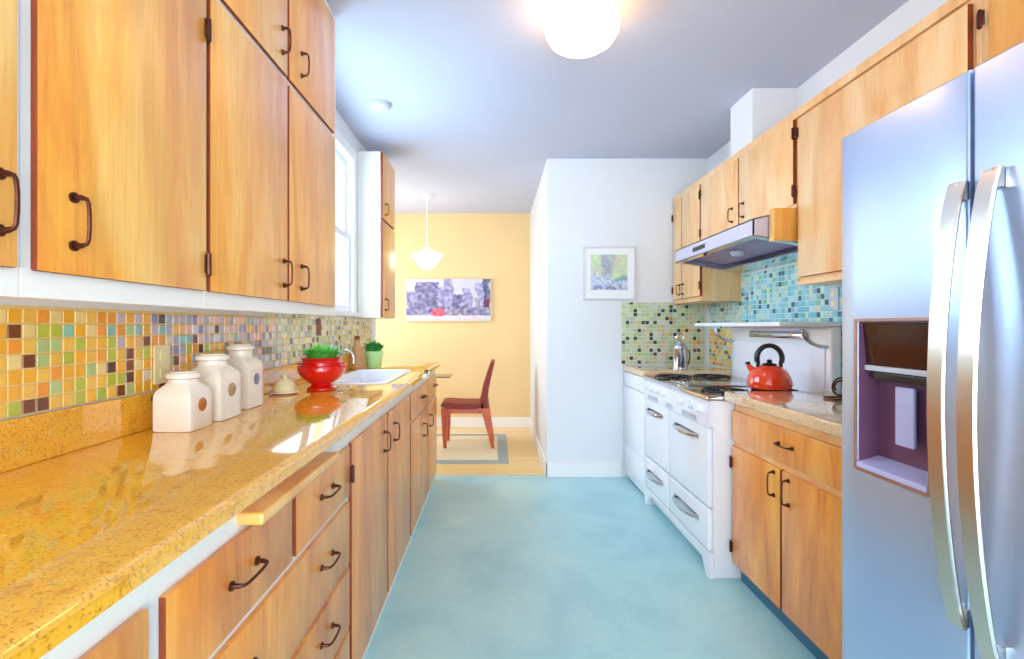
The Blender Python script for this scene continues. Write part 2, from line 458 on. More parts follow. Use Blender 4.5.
c4 = left_base(2.761, 4.0, 'base cabinet at the open counter end, drawers over doors')
for (y0, y1) in ((2.775, 3.46), (3.48, 3.99)):
    d = rdoor(c4, y0, y1, .70, .852, 'drawer'); pull(d, BX, 1, (y0+y1)/2+.1, .776, 'y', L=.09)
    d = rdoor(c4, y0, y1, .05, .682); pull(d, BX, 1, y0+(.47 if y0 < 3 else .08), .555)

# countertop with sink cutout y 2.53..3.23, x -.90..-.55
SX0, SX1, SY0, SY1 = -.90, -.57, 2.50, 3.24
def counter_left():
    b = B(); X0, X1, Y0, Y1 = XL+.001, -.452, .10, 4.0
    b.box(X0, X1, Y0, SY0, SL, TOP); b.box(X0, X1, SY1, Y1, SL, TOP)
    b.box(X0, SX0, SY0, SY1, SL, TOP); b.box(SX1, X1, SY0, SY1, SL, TOP)
    bmesh.ops.remove_doubles(b.b, verts=b.b.verts, dist=1e-5)
    # drop the inner faces between the blocks
    seen = {}
    for f in list(b.b.faces):
        k = tuple(round(v, 4) for v in f.calc_center_median()); seen.setdefault(k, []).append(f)
    for fs in seen.values():
        if len(fs) > 1: bmesh.ops.delete(b.b, geom=fs, context='FACES_ONLY')
    es = [e for e in b.b.edges if all(abs(v.co.x-X1) < 1e-4 for v in e.verts) and abs(e.verts[0].co.z-e.verts[1].co.z) < 1e-5 and abs(e.verts[0].co.z-TOP) < 1e-4]
    bmesh.ops.bevel(b.b, geom=es, offset=.014, segments=5, affect='EDGES', profile=.5)
    return b
tp = counter_left().make('granite_countertop', M['granite'], loc=((XL-.452)/2, 2.0, SL), smooth=True)
tag(tp, 'long golden granite countertop with the sink set into it', 'countertop')
B().box(XL+.001, XL+.021, .10, 4.0, TOP+.0005, 1.048, .003).make('backsplash_strip', M['granite'], tp)

# sink
b = B(); th = .012
def ring(x0, x1, y0, y1, z, n=6, r=.05):
    out = []
    for (cx, cy, a0) in ((x1-r, y1-r, 0), (x0+r, y1-r, 90), (x0+r, y0+r, 180), (x1-r, y0+r, 270)):
        for k in range(n+1):
            a = math.radians(a0+90*k/n); out.append((cx+r*math.cos(a), cy+r*math.sin(a), z))
    return out
b.loft([ring(SX0-.022, SX1+.022, SY0-.022, SY1+.022, TOP+.0006), ring(SX0-.02, SX1+.02, SY0-.02, SY1+.02, TOP+.007),
        ring(SX0+.006, SX1-.006, SY0+.006, SY1-.006, TOP+.009), ring(SX0+.018, SX1-.018, SY0+.018, SY1-.018, TOP-.01),
        ring(SX0+.03, SX1-.03, SY0+.03, SY1-.03, TOP-.15), ring(SX0+.07, SX1-.07, SY0+.07, SY1-.07, TOP-.165)], cap=False)
vs = ring(SX0+.07, SX1-.07, SY0+.07, SY1-.07, TOP-.165); b.b.faces.new([b.b.verts.new(p) for p in vs])
s_ = b.make('kitchen_sink', M['sink'], loc=((SX0+SX1)/2, (SY0+SY1)/2, TOP), smooth=True)
tag(s_, 'white enamel sink set into the granite counter', 'sink')
t = thing('kitchen_faucet', 'slim chrome faucet behind the white sink', 'faucet', (-.952, 2.95, TOP+.001))
B().lathe(-.952, 2.95, [(0, TOP+.001), (.028, TOP+.001), (.028, TOP+.008), (.018, TOP+.02), (.014, TOP+.06), (0, TOP+.062)], 20).make('base', M['chrome'], t, smooth=True)
pts = [(-.952, 2.95, TOP+.05)]+[(-.952+.05-.05*math.cos(a), 2.95, TOP+.10+.05*math.sin(a)) for a in [PI*k/8 for k in range(9)]]+[(-.852, 2.95, TOP+.07)]
B().tube(pts, .009, 10).make('spout', M['chrome'], t, smooth=True)
B().tube([(-.952, 2.965, TOP+.05), (-.952, 3.03, TOP+.075)], [.006, .005], 8).make('lever', M['chrome'], t, smooth=True)

# ------------------------------------------------------------------ tiles
def tiles(name, plane, pos, sgn, a0, a1, z0, z1, pal, label, pitch=.0325, regions=None):
    """plane 'x': wall plane x=pos, a = y; plane 'y': y=pos, a = x. regions: list of (a0,a1,z1) tops"""
    me = bpy.data.meshes.new(name); b = bmesh.new(); lay = b.loops.layers.float_color.new('Col')
    rnd = random.Random(hash(name) % 1000 if False else len(label))
    na = int((a1-a0)/pitch); gro = .0028
    def quad(p, col):
        f = b.faces.new([b.verts.new(q) for q in p])
        for l in f.loops: l[lay] = col
    def P(a, z, o): return (pos+sgn*o, a, z) if plane == 'x' else (a, pos+sgn*o, z)
    nz = 64
    for i in range(na):
        a = a0+i*pitch; am = a+pitch/2; top = z1
        for (r0, r1, rt) in (regions or []):
            if r0 <= am < r1: top = rt
        for j in range(nz):
            z = z0+j*pitch
            if z+pitch*.3 > top: break
            c = pal(am, z-z0, rnd); ze = min(z+pitch, top)
            x0, x1, y0, y1 = a+gro/2, a+pitch-gro/2, z+gro/2, ze-gro/2
            if y1-y0 < .004: continue
            o0, o1, e = .001, .004, .0015
            inn = [P(x0+e, y0+e, o1), P(x1-e, y0+e, o1), P(x1-e, y1-e, o1), P(x0+e, y1-e, o1)]
            ou = [P(x0, y0, o0), P(x1, y0, o0), P(x1, y1, o0), P(x0, y1, o0)]
            quad(inn, c)
            for k in range(4): quad([ou[k], ou[(k+1) % 4], inn[(k+1) % 4], inn[k]], c)
    bmesh.ops.recalc_face_normals(b, faces=b.faces)
    L = Vector(P((a0+a1)/2, z0, 0))
    # grout bed
    root = thing(name, label, 'backsplash', L)
    for v in b.verts: v.co -= L
    b.to_mesh(me); b.free(); me.materials.append(M['tile'])
    o = bpy.data.objects.new('mosaic', me); COL.objects.link(o); o.parent = root
    g = B()
    segs = regions if regions else [(a0, a1, z1)]
    for (r0, r1, rt) in segs:
        r0 = max(r0, a0); r1 = min(r1, a1)
        if plane == 'x': g.box(min(pos+sgn*.0003, pos+sgn*.0022), max(pos+sgn*.0003, pos+sgn*.0022), r0, r1, z0, rt)
        else: g.box(r0, r1, min(pos+sgn*.0003, pos+sgn*.0022), max(pos+sgn*.0003, pos+sgn*.0022), z0, rt)
    g.make('grout', M['grout'] if pos < 0 else M['grout_pale'], root)
    return root
def pick(rnd, table):
    t = sum(w for w, c in table); r = rnd.random()*t
    for w, c in table:
        r -= w
        if r <= 0: break
    k = .92+.12*rnd.random(); c = srgb(*c); return (c[0]*k, c[1]*k, c[2]*k, 1)
P_near = [(6, (254, 190, 44)), (6, (252, 204, 84)), (4, (252, 168, 50)), (3, (196, 204, 70)), (1.6, (166, 196, 60)), (2, (186, 212, 140)), (2, (250, 228, 150)), (1.6, (128, 66, 26)), (.8, (150, 214, 190)), (.3, (126, 104, 140))]
P_mid = [(3, (244, 196, 176)), (3, (206, 190, 200)), (2, (176, 176, 204)), (2, (150, 140, 180)), (2, (238, 214, 190)), (1, (150, 196, 190)), (1, (250, 190, 120)), (.8, (96, 60, 50)), (1, (226, 226, 240))]
P_far = [(3, (226, 226, 200)), (2, (190, 206, 160)), (2, (210, 214, 210)), (2, (160, 178, 160)), (1.2, (90, 100, 84)), (1, (236, 220, 150))]
def light_tint_left(a, z, rnd):  # one tile mix; tint of the light along the wall painted into palettes
    t1 = min(1, max(0, (a-1.25)/.35)); t2 = min(1, max(0, (a-2.1)/.3))
    if z < .13: t1 *= .4 if a < 1.9 else 1
    if rnd.random() < t2: return pick(rnd, P_far)
    return pick(rnd, P_mid if rnd.random() < t1 else P_near)
P_teal = [(4, (146, 218, 230)), (3, (184, 230, 234)), (3, (120, 202, 222)), (2, (200, 234, 222)), (1.3, (60, 110, 130)), (1, (120, 200, 160)), (.6, (226, 232, 190))]
P_green = [(4, (206, 222, 176)), (3, (190, 212, 150)), (3, (214, 218, 200)), (2, (186, 200, 176)), (1, (226, 200, 150)), (1.7, (64, 80, 60))]
P_gold = [(3, (246, 190, 80)), (2, (250, 214, 130)), (2, (214, 210, 110)), (1, (230, 150, 40)), (1, (120, 90, 30))]  # warm reflections near the shelf painted as tile colours
def light_tint_right(a, z, rnd):  # teal and gold regions carry the light's tint in the tile colours
    if a > 3.45: return pick(rnd, P_gold if z < .27 and rnd.random() < .9 else (P_teal if rnd.random() < .65 else P_green))
    return pick(rnd, P_teal)
def light_tint_back(a, z, rnd):  # greenish light on the end wall, painted into the same tile mix
    if rnd.random() < .12 and a > 1.4: return pick(rnd, P_gold)
    return pick(rnd, P_green)
tiles('mosaic_backsplash', 'x', XL, 1, .10, 4.0, 1.050, 1.2985, light_tint_left, 'mosaic tile backsplash in yellow, green and brown below the honey birch wall cabinets',
      regions=[(.10, 2.20, 1.2835), (2.20, 3.53, 1.303), (3.53, 4.0, 1.2985)])
tiles('mosaic_backsplash', 'x', XR, -1, 1.46, 4.02, .927, 1.60, light_tint_right, 'teal and blue mosaic tile backsplash behind the white stove',
      regions=[(1.46, 2.372, 1.435), (2.372, 3.48, 1.60), (3.48, 4.02, 1.418)])
tiles('mosaic_backsplash', 'y', YB, -1, 1.04, 1.738, .927, 1.435, light_tint_back, 'pale green mosaic tile panel with dark dots on the end wall')

# ------------------------------------------------------------------ outlets
def plate(x, sgn, y, z, label, mat, w=.07, h=.115, sock='outlet'):
    t = thing('wall_outlet', label, 'outlet', (x, y, z-h/2))
    B().box(min(x, x+sgn*.006), max(x, x+sgn*.006), y-w/2, y+w/2, z-h/2, z+h/2, .002).make('cover_plate', mat, t)
    for dz in (-.026, .026):
        B().box(min(x+sgn*.005, x+sgn*.0085), max(x+sgn*.005, x+sgn*.0085), y-.014, y+.014, z+dz-.014, z+dz+.014, .003).make('socket', M[sock], t)
    return t
plate(XL+.0045, 1, 1.475, 1.125, 'ivory outlet plate on the tile behind the short canister', M['outlet'])
plate(XL+.0045, 1, 2.79, 1.235, 'small brown outlet plate on the tile beneath the window sill', M['brown_plate'], w=.06, h=.10, sock='brown_plate')
plate(XR-.0045, -1, 2.52, 1.38, 'grey outlet plate on the teal tile above the stove shelf', M['detector'])
b = B(); b.lathe(0, 0, [(0, 0), (.013, 0), (.014, .012), (.009, .024), (0, .026)], 14)
for v in b.b.verts: v.co = Vector((XL+.0225+v.co.z, 1.42+v.co.x, 1.030+v.co.y))
tag(b.make('cord_plug', M['black_plastic'], loc=(XL+.022, 1.42, 1.03), smooth=True), 'small black plug against the granite strip behind the short canister', 'plug')

# ------------------------------------------------------------------ canisters
def canister(cx, cy, w, h, neck, dotmat, label):
    """square jar: body with shouldered top, round neck and flat lid; z0 = counter"""
    z0 = TOP+.001; t = thing('canister', label, 'canister', (cx, cy, z0), 'white canisters on the granite counter')
    hb = h*(.66 if h < .18 else .70); hw = w/2
    def rr(k, z, m):   # m 0=square 1=circle
        out = []
        for i in range(40):
            a = 2*PI*i/40; c, s = math.cos(a), math.sin(a)
            q = 1/max(abs(c), abs(s)); sq = min(q, 1.36); r = k*((1-m)*sq+m)
            out.append((cx+r*c, cy+r*s, z))
        return out
    b = B(); b.loft([rr(hw*.94, z0, 0), rr(hw, z0+.004, 0), rr(hw, z0+hb-.02, 0), rr(hw*.99, z0+hb-.008, .0), rr(hw*.93, z0+hb+.004, .08), rr(hw*.80, z0+hb+.016, .4),
                     rr(neck*1.03, z0+hb+.024, .9), rr(neck, z0+hb+.029, 1), rr(neck, z0+h-.022, 1)])
    b.make('jar', M['ceramic'], t, smooth=True)
    zl = z0+h-.0215
    B().lathe(cx, cy, [(0, zl), (neck*1.0, zl), (neck*1.16, zl+.003), (neck*1.18, zl+.010), (neck*1.1, zl+.016), (neck*.9, zl+.0175), (neck*.85, zl+.0215), (0, zl+.0215)], 36).make('lid', M['ceramic'], t, smooth=True)
    # medallion on the aisle side
    b = B(); b.lathe(0, 0, [(0, 0), (w*.18, 0), (w*.18, .0015), (w*.155, .0028), (0, .0028)], 28)
    zc = z0+hb*.64
    for v in b.b.verts: v.co = Vector((cx+hw+v.co.z-.0004, cy+v.co.x, zc+v.co.y))
    m = b.make('medallion', dotmat, t, smooth=True); m['label'] = 'round coloured medallion'
    return t
canister(-.893, 1.405, .108, .165, .038, M['dot_orange'], 'shortest white square canister with an orange-brown medallion')
canister(-.900, 1.562, .122, .206, .042, M['dot_tan'], 'middle white square canister with a tan medallion')
canister(-.924, 1.780, .116, .228, .040, M['dot_blue'], 'farthest and tallest white square canister with a slate blue medallion')

# ------------------------------------------------------------------ red bowl with plant
def foliage(b, cx, cy, z, R, H, n, L, w, up=.8, seed=1):
    rn = random.Random(seed)
    for i in range(n):
        a = rn.random()*2*PI; r = R*math.sqrt(rn.random())
        d = (math.cos(a)*(.2+r/R*.8), math.sin(a)*(.2+r/R*.8), up+rn.random()*.6)
        zz = z+H*.45*rn.random()*(1-r/R*.5)
        b.leaf((cx+r*.6*math.cos(a), cy+r*.6*math.sin(a), zz), d, L*(.6+.6*rn.random()), w, .35)
z = TOP+.001; cx, cy = -.800, 2.26
t = thing('planter_bowl', 'glossy red footed bowl filled with bright green grass', 'planter', (cx, cy, z))
b = B(); b.lathe(cx, cy, [(0, z), (.060, z), (.066, z+.004), (.064, z+.012), (.048, z+.022), (.044, z+.028), (.060, z+.036), (.086, z+.056), (.102, z+.080), (.106, z+.100), (.102, z+.112),
    (.092, z+.116), (.092, z+.120), (.098, z+.124), (.098, z+.128), (.088, z+.132), (.085, z+.138), (.091, z+.146), (.088, z+.149), (.080, z+.147), (.078, z+.13), (.0, z+.128)], 48)
b.make('bowl', M['red_glaze'], t, smooth=True)
for sg in (-1, 1):
    B().tube([(cx+sg*.099, cy, z+.106), (cx+sg*.110, cy, z+.110), (cx+sg*.110, cy, z+.121), (cx+sg*.095, cy, z+.126)], .006, 8).make('handle', M['red_glaze'], t, smooth=True)
B().lathe(cx, cy, [(0, z+.129), (.076, z+.129), (.074, z+.137), (0, z+.141)], 24).make('soil', M['soil'], t)
b = B(); foliage(b, cx, cy, z+.135, .085, .05, 520, .095, .0034, .9, 3); b.make('grass', M['leaf_bright'], t)

# pale green pot
cx, cy = -.850, 3.44
t = thing('potted_plant', 'bushy green plant in a pale green pot beside the sink', 'plant', (cx, cy, z))
B().lathe(cx, cy, [(0, z), (.046, z), (.050, z+.004), (.062, z+.100), (.067, z+.102), (.068, z+.116), (.062, z+.118), (.058, z+.104), (0, z+.102)], 36).make('pot', M['green_pot'], t, smooth=True)
B().lathe(cx, cy, [(0, z+.103), (.056, z+.103), (0, z+.110)], 20).make('soil', M['soil'], t)
b = B(); foliage(b, cx, cy, z+.11, .075, .13, 380, .06, .008, 1.0, 5); b.make('foliage', M['leaf_dark'], t)

# tan bottle between bowl and pot
cx, cy = -.945, 3.36
t = thing('soap_bottle', 'tan tapering bottle beside the pale green pot', 'bottle', (cx, cy, z))
B().lathe(cx, cy, [(0, z), (.056, z), (.060, z+.01), (.052, z+.06), (.036, z+.13), (.020, z+.175), (.016, z+.20), (0, z+.20)], 28).make('bottle', M['tan'], t, smooth=True)
B().lathe(cx, cy, [(0, z+.2), (.018, z+.2), (.018, z+.222), (.010, z+.228), (0, z+.229)], 20).make('cap', M['brown_plate'], t, smooth=True)
# cream domed dish beyond the canisters
cx, cy = -.915, 2.13
t = thing('butter_dish', 'cream domed dish between the tallest canister and the red bowl', 'dish', (cx, cy, z))
B().lathe(cx, cy, [(0, z), (.045, z), (.062, z+.008), (.060, z+.012), (0, z+.012)], 32).make('plate', M['ceramic'], t, smooth=True)
B().lathe(cx, cy, [(.047, z+.0125), (.048, z+.03), (.036, z+.056), (.012, z+.068), (.008, z+.072), (.012, z+.080), (.007, z+.087), (0, z+.088)], 32).make('dome', M['outlet'], t, smooth=True)

# ------------------------------------------------------------------ right side: cabinets
RX = 1.458; WP = M['wood_pale']
def right_upper(y0, y1, z0, z1, label):
    t = thing('wall_cabinet', label, 'cabinet', (XR, (y0+y1)/2, z0), 'wall cabinets on the right')
    b = B(); b.box(RX+.0195, XR-.001, y0, y1, z0, z1)
    b.box(RX+.004, RX+.021, y0, y1, z0, z0+.02, .001)
    b.box(RX+.004, RX+.021, y0, y1, z1-.04, z1, .001)
    b.make('cabinet_box', WP, t)
    return t
def pdoor(t, y0, y1, z0, z1): return slab(t, 'door', RX, -1, y0, y1, z0, z1, WP, bev=.003)
ZT = 2.29
r1 = right_upper(3.483, YB-.006, 1.42, ZT, 'birch wall cabinet against the end wall, its lower doors left of the hood')
d = pdoor(r1, 3.492, 3.824, 1.455, 2.25); pull(d, RX, -1, 3.795, 1.525, L=.075); hinge(d, RX, -1, 3.489, 1.53); hinge(d, RX, -1, 3.489, 2.17)
d = pdoor(r1, 3.832, 4.018, 1.455, 2.25); pull(d, RX, -1, 3.87, 1.525, L=.075); hinge(d, RX, -1, 4.019, 1.53); hinge(d, RX, -1, 4.019, 2.12)
r2 = right_upper(2.376, 3.482, 1.815, ZT, 'short two-door birch wall cabinet directly above the steel hood')
d = pdoor(r2, 2.398, 2.932, 1.832, 2.25); pull(d, RX, -1, 2.875, 1.92); hinge(d, RX, -1, 2.394, 1.90); hinge(d, RX, -1, 2.394, 2.18)
d = pdoor(r2, 2.942, 3.474, 1.832, 2.25); pull(d, RX, -1, 3.01, 1.92); hinge(d, RX, -1, 3.478, 1.90); hinge(d, RX, -1, 3.478, 2.18)
B().box(1.352, XR-.002, 2.379, 2.418, 1.655, 1.8145, .002).make('side_panel', WU, r2)
r3 = right_upper(1.485, 2.375, 1.437, ZT, 'tall birch wall cabinet between the hood and the refrigerator')
d = pdoor(r3, 1.512, 2.36, 1.475, 2.235); hinge(d, RX, -1, 2.365, 2.17)
r4 = right_upper(.50, 1.484, 1.86, ZT, 'golden wall cabinet above the refrigerator, cut off by the upper photo edge')
d = slab(r4, 'door', RX, -1, .52, 1.449, 1.88, 2.25, M['wood_up']); hinge(d, RX, -1, 1.47, 2.16)

# right base cabinet
FX = 1.15
t = thing('base_cabinet', 'birch base cabinet with one drawer over two doors beside the refrigerator', 'cabinet', (1.45, 1.93, 0))
b = B(); b.box(FX+.0195, XR-.002, 1.46, 2.388, .085, .876); b.make('cabinet_box', WP, t)
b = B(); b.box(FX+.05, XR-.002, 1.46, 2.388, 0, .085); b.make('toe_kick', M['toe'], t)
def bdoor(nm, y0, y1, z0, z1): return slab(t, nm, FX, -1, y0, y1, z0, z1, WB, bev=.004)
d = bdoor('drawer', 1.50, 2.378, .688, .832); pull(d, FX, -1, 1.94, .765, 'y', L=.09)
d = bdoor('door', 1.978, 2.378, .095, .660); pull(d, FX, -1, 2.02, .59, L=.095); hinge(d, FX, -1, 2.382, .58); hinge(d, FX, -1, 2.382, .17)
d = bdoor('door', 1.50, 1.966, .095, .660); pull(d, FX, -1, 1.92, .585, L=.095)
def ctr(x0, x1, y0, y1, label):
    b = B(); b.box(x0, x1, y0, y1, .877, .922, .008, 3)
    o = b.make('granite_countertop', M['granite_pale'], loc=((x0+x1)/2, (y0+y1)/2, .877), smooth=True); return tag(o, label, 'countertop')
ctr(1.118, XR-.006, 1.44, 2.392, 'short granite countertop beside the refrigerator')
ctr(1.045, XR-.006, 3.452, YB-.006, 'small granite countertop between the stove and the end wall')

# dishwasher
t = thing('dishwasher', 'white dishwasher between the stove and the end wall', 'dishwasher', (1.4, 3.74, 0))
B().box(1.08, 1.70, 3.455, YB-.012, .02, .876).make('cabinet_box', M['enamel'], t)
B().box(1.052, 1.0795, 3.458, YB-.02, .30, .76, .006).make('door', M['enamel'], t, smooth=True)
B().box(1.050, 1.0795, 3.458, YB-.02, .765, .872, .006).make('control_strip', M['enamel'], t, smooth=True)
B().box(1.056, 1.0795, 3.458, YB-.02, .09, .295, .006).make('lower_panel', M['enamel'], t, smooth=True)

# ------------------------------------------------------------------ stove
SY, SE = 2.400, 3.446; SXF = 1.05
st = thing('kitchen_stove', 'white enamel vintage stove with two oven doors and a shelf', 'stove', (1.37, 2.92, 0))
EN = M['enamel']; CHR = M['chrome']
B().box(1.075, 1.66, SY, SE, .045, .872, .006).make('body', EN, st, smooth=True)
# skirt with scalloped lower edge, between the feet
pts = [(SY+.002, .0), (SY+.05, .0), (SY+.065, .03), (SY+.10, .082)]
n = 10
for k in range(n+1): pts.append((SY+.13+(SE-SY-.26)*k/n, .092+.010*math.sin(PI*k/n)))
pts += [(SE-.10, .082), (SE-.065, .03), (SE-.05, 0), (SE-.002, 0), (SE-.002, .125), (SY+.002, .125)]
B().prism(pts, 'x', SXF+.003, SXF+.0245).make('skirt', EN, st)
for yy in (SY+.005, SE-.055):
    B().box(SXF+.026, 1.64, yy, yy+.05, 0, .0445, .004).make('leg', EN, st)
def chand(parent, y0, y1, z, x=SXF, out=.035):
    b = B(); pts = []
    for k in range(9):
        u = k/8; pts.append((x-out*math.sin(PI*min(1, max(0, u)))**.45, y0+(y1-y0)*u, z-.006*math.sin(PI*u)))
    b.tube(pts, [.005, .008, .009, .010, .010, .010, .009, .008, .005], 8, flat=((0, 0, 1), 1.4))
    b.box(x-.003, x, y0-.01, y1+.01, z-.014, z+.014, .001)
    return b.make('handle', CHR, parent, smooth=True)
ys = ((SY+.012, SY+.565), (SY+.572, SE-.010))
for (y0, y1), (h0, h1) in zip(ys, ((2.53, 2.86), (3.06, 3.36))):
    d = B().box(SXF, 1.0745, y0, y1, .345, .735, .010, 3).make('oven_door', EN, st, smooth=True); chand(d, h0, h1, .672)
    d = B().box(SXF, 1.0745, y0, y1, .130, .335, .010, 3).make('drawer', EN, st, smooth=True); chand(d, h0, h1, .252)
# sloped control panel
b = B(); b.prism([(SXF-.006, .742), (SXF+.035, .742), (SXF+.06, .872), (SXF+.012, .872), (SXF-.002, .855)], 'y', SY+.006, SE-.006)
cp = b.make('control_panel', EN, st)
for (y0, y1) in ((2.52, 2.72), (2.86, 2.98), (3.12, 3.32)):
    b = B(); b.box(SXF-.013, SXF-.0055, y0, y1, .750, .778, .003); b.make('chrome_badge', CHR, cp)
for yy in (2.50, 2.60, 2.74, 3.02, 3.15, 3.26, 3.36):
    b = B(); b.lathe(0, 0, [(0, 0), (.024, 0), (.024, .006), (.017, .010), (.015, .026), (.0, .028)], 20); b.box(-.003, .003, -.014, .014, .027, .032)
    for v in b.b.verts: v.co = Vector((SXF-.003-v.co.z, yy+v.co.x, .822+v.co.y))
    b.make('knob', EN, cp, smooth=True)
B().box(SXF-.012, 1.66, SY-.003, SE, .873, .893, .006).make('cooktop', CHR, st, smooth=True)
def grate(cx, cy):
    b = B()
    R = .105; z0 = .903
    pts = [(cx+R*math.cos(a), cy+R*math.sin(a), z0) for a in [2*PI*k/28 for k in range(29)]]
    b.tube(pts, .006, 6, cap=False)
    for k in range(6):
        a = 2*PI*k/6; b.tube([(cx+.03*math.cos(a), cy+.03*math.sin(a), z0+.004), (cx+(R+.012)*math.cos(a), cy+(R+.012)*math.sin(a), z0), (cx+(R+.016)*math.cos(a), cy+(R+.016)*math.sin(a), .894)], .0055, 6)
    b.lathe(cx, cy, [(0, .894), (.038, .894), (.040, .898), (.026, .902), (0, .903)], 20)
    b.make('burner_grate', M['black'], st, smooth=True)
for cx in (1.20, 1.46):
    for cy in (2.56, 3.30): grate(cx, cy)
B().box(1.10, 1.58, 2.80, 3.08, .894, .902, .004).make('griddle', CHR, st, smooth=True)
# backguard with shelf
b = B(); b.box(1.66, 1.715, SY+.02, SE, .873, 1.235, .012, 3)
bg = b.make('backguard', EN, st, smooth=True)
b = B(); b.box(1.655, 1.6595, SY+.06, SE-.05, .925, 1.14, .002)
b.make('backguard_panel', M['enamel'], bg)
b = B(); b.box(1.40, 1.715, SY+.02, SE+.0, 1.236, 1.262, .010, 3); sh = b.make('warming_shelf', EN, st, smooth=True)
rail = [(1.405, SY+.04, 1.225), (1.405, SE-.04, 1.225)]
b = B(); b.tube([(1.655, SY+.20, 1.185), (1.645, SY+.22, 1.19), (1.645, SE-.30, 1.19), (1.655, SE-.28, 1.185)], .012, 10, flat=((0, 0, 1), 1.7)); b.make('lamp_trim', CHR, bg, smooth=True)
for yy in (SY+.045, SE-.03):
    pts = [(1.655, yy, 1.135)]+[(1.655-.12*math.sin(a), yy, 1.135+.09*(1-math.cos(a))) for a in [PI/2*k/8 for k in range(1, 9)]]
    B().tube(pts, .010, 8, flat=((0, 1, 0), 1.3)).make('bracket', CHR, sh, smooth=True)

# kettle on the rear near burner
kx, ky, kz = 1.425, 2.545, .9145
t = thing('tea_kettle', 'shiny orange-red kettle with black loop handle on the stove', 'kettle', (kx, ky, kz))
B().lathe(kx, ky, [(0, kz), (.090, kz), (.100, kz+.005), (.106, kz+.020), (.106, kz+.036), (.100, kz+.062), (.084, kz+.092), (.058, kz+.114), (.034, kz+.122), (0, kz+.124)], 48).make('kettle_body', M['red_enamel'], t, smooth=True)
B().lathe(kx, ky, [(.032, kz+.1225), (.036, kz+.125), (.032, kz+.130), (.014, kz+.134), (.011, kz+.138), (.014, kz+.146), (.009, kz+.151), (0, kz+.152)], 28).make('lid', M['black_plastic'], t, smooth=True)
dx, dy = math.cos(math.radians(12)), -math.sin(math.radians(12))
pts = []
for k in range(17):
    a = PI*k/16*1.3-PI*.15; pts.append((kx+.060*math.cos(a)*dx, ky+.060*math.cos(a)*dy, kz+.158+.066*math.sin(a)))
pts = [(kx+.058*dx, ky+.058*dy, kz+.108)]+pts+[(kx-.058*dx, ky-.058*dy, kz+.108)]
B().tube(pts, [.006, .009]+[.0125]*15+[.009, .006], 10, flat=((0, 1, 0), 1.3)).make('handle', M['black_plastic'], t, smooth=True)
B().tube([(kx-.060, ky+.030, kz+.085), (kx-.080, ky+.042, kz+.108), (kx-.086, ky+.048, kz+.122)], [.020, .014, .011], 12).make('spout', M['red_enamel'], t, smooth=True)
B().tube([(kx-.0864, ky+.0485, kz+.1225), (kx-.089, ky+.051, kz+.136)], [.014, .011], 12).make('whistle_cap', M['black_plastic'], t, smooth=True)

# steel coffee pot on the small counter
cx, cy, cz = 1.345, 3.56, .923
t = thing('coffee_pot', 'tall stainless steel pot with ring on its lid between stove and end wall', 'pot', (cx, cy, cz))
B().lathe(cx, cy, [(0, cz), (.052, cz), (.054, cz+.006), (.048, cz+.15), (.050, cz+.155), (.046, cz+.16), (0, cz+.16)], 32).make('pot_body', CHR, t, smooth=True)
B().lathe(cx, cy, [(.046, cz+.1605), (.046, cz+.166), (.034, cz+.186), (.010, cz+.196), (.006, cz+.2), (.012, cz+.212), (0, cz+.218)], 28).make('lid', CHR, t, smooth=True)
B().tube([(cx+.044, cy+.01, cz+.145), (cx+.072, cy+.015, cz+.14), (cx+.076, cy+.015, cz+.09), (cx+.065, cy+.012, cz+.04), (cx+.048, cy+.01, cz+.035)], .005, 8).make('handle', M['black_plastic'], t, smooth=True)
pts = [(cx+.026*math.cos(a), cy, cz+.235+.026*math.sin(a)) for a in [2*PI*k/20 for k in range(21)]]
B().tube(pts, .005, 8, cap=False).make('lid_ring', CHR, t, smooth=True)

# curled wire stand near the refrigerator
cx, cy, cz = 1.50, 2.12, .927
t = thing('wire_stand', 'dark bronze curled wire stand on the short counter by the refrigerator', 'stand', (cx, cy, cz-.003))
pts = []
for k in range(40):
    a = k/39*2*PI*1.6; r = .045-.022*k/39
    pts.append((cx+r*math.cos(a), cy+.01*k/39, cz+.047+r*math.sin(a)))
B().tube(pts, .004, 8).make('scroll', M['bronze'], t, smooth=True)
B().tube([(cx-.05, cy-.03, cz), (cx+.05, cy-.03, cz), (cx+.05, cy+.04, cz), (cx-.05, cy+.04, cz), (cx-.05, cy-.03, cz)], .004, 8).make('foot_ring', M['bronze'], t, smooth=True)

# ------------------------------------------------------------------ range hood
t = thing('range_hood', 'stainless steel range hood under the short birch cabinet', 'range hood', (1.5, 2.93, 1.61))
HY0, HY1, HF = 2.425, 3.478, 1.277
prof = [(HF, 1.688), (HF, 1.772), (1.452, 1.812), (1.744, 1.812), (1.744, 1.612), (1.68, 1.625)]
b = B()
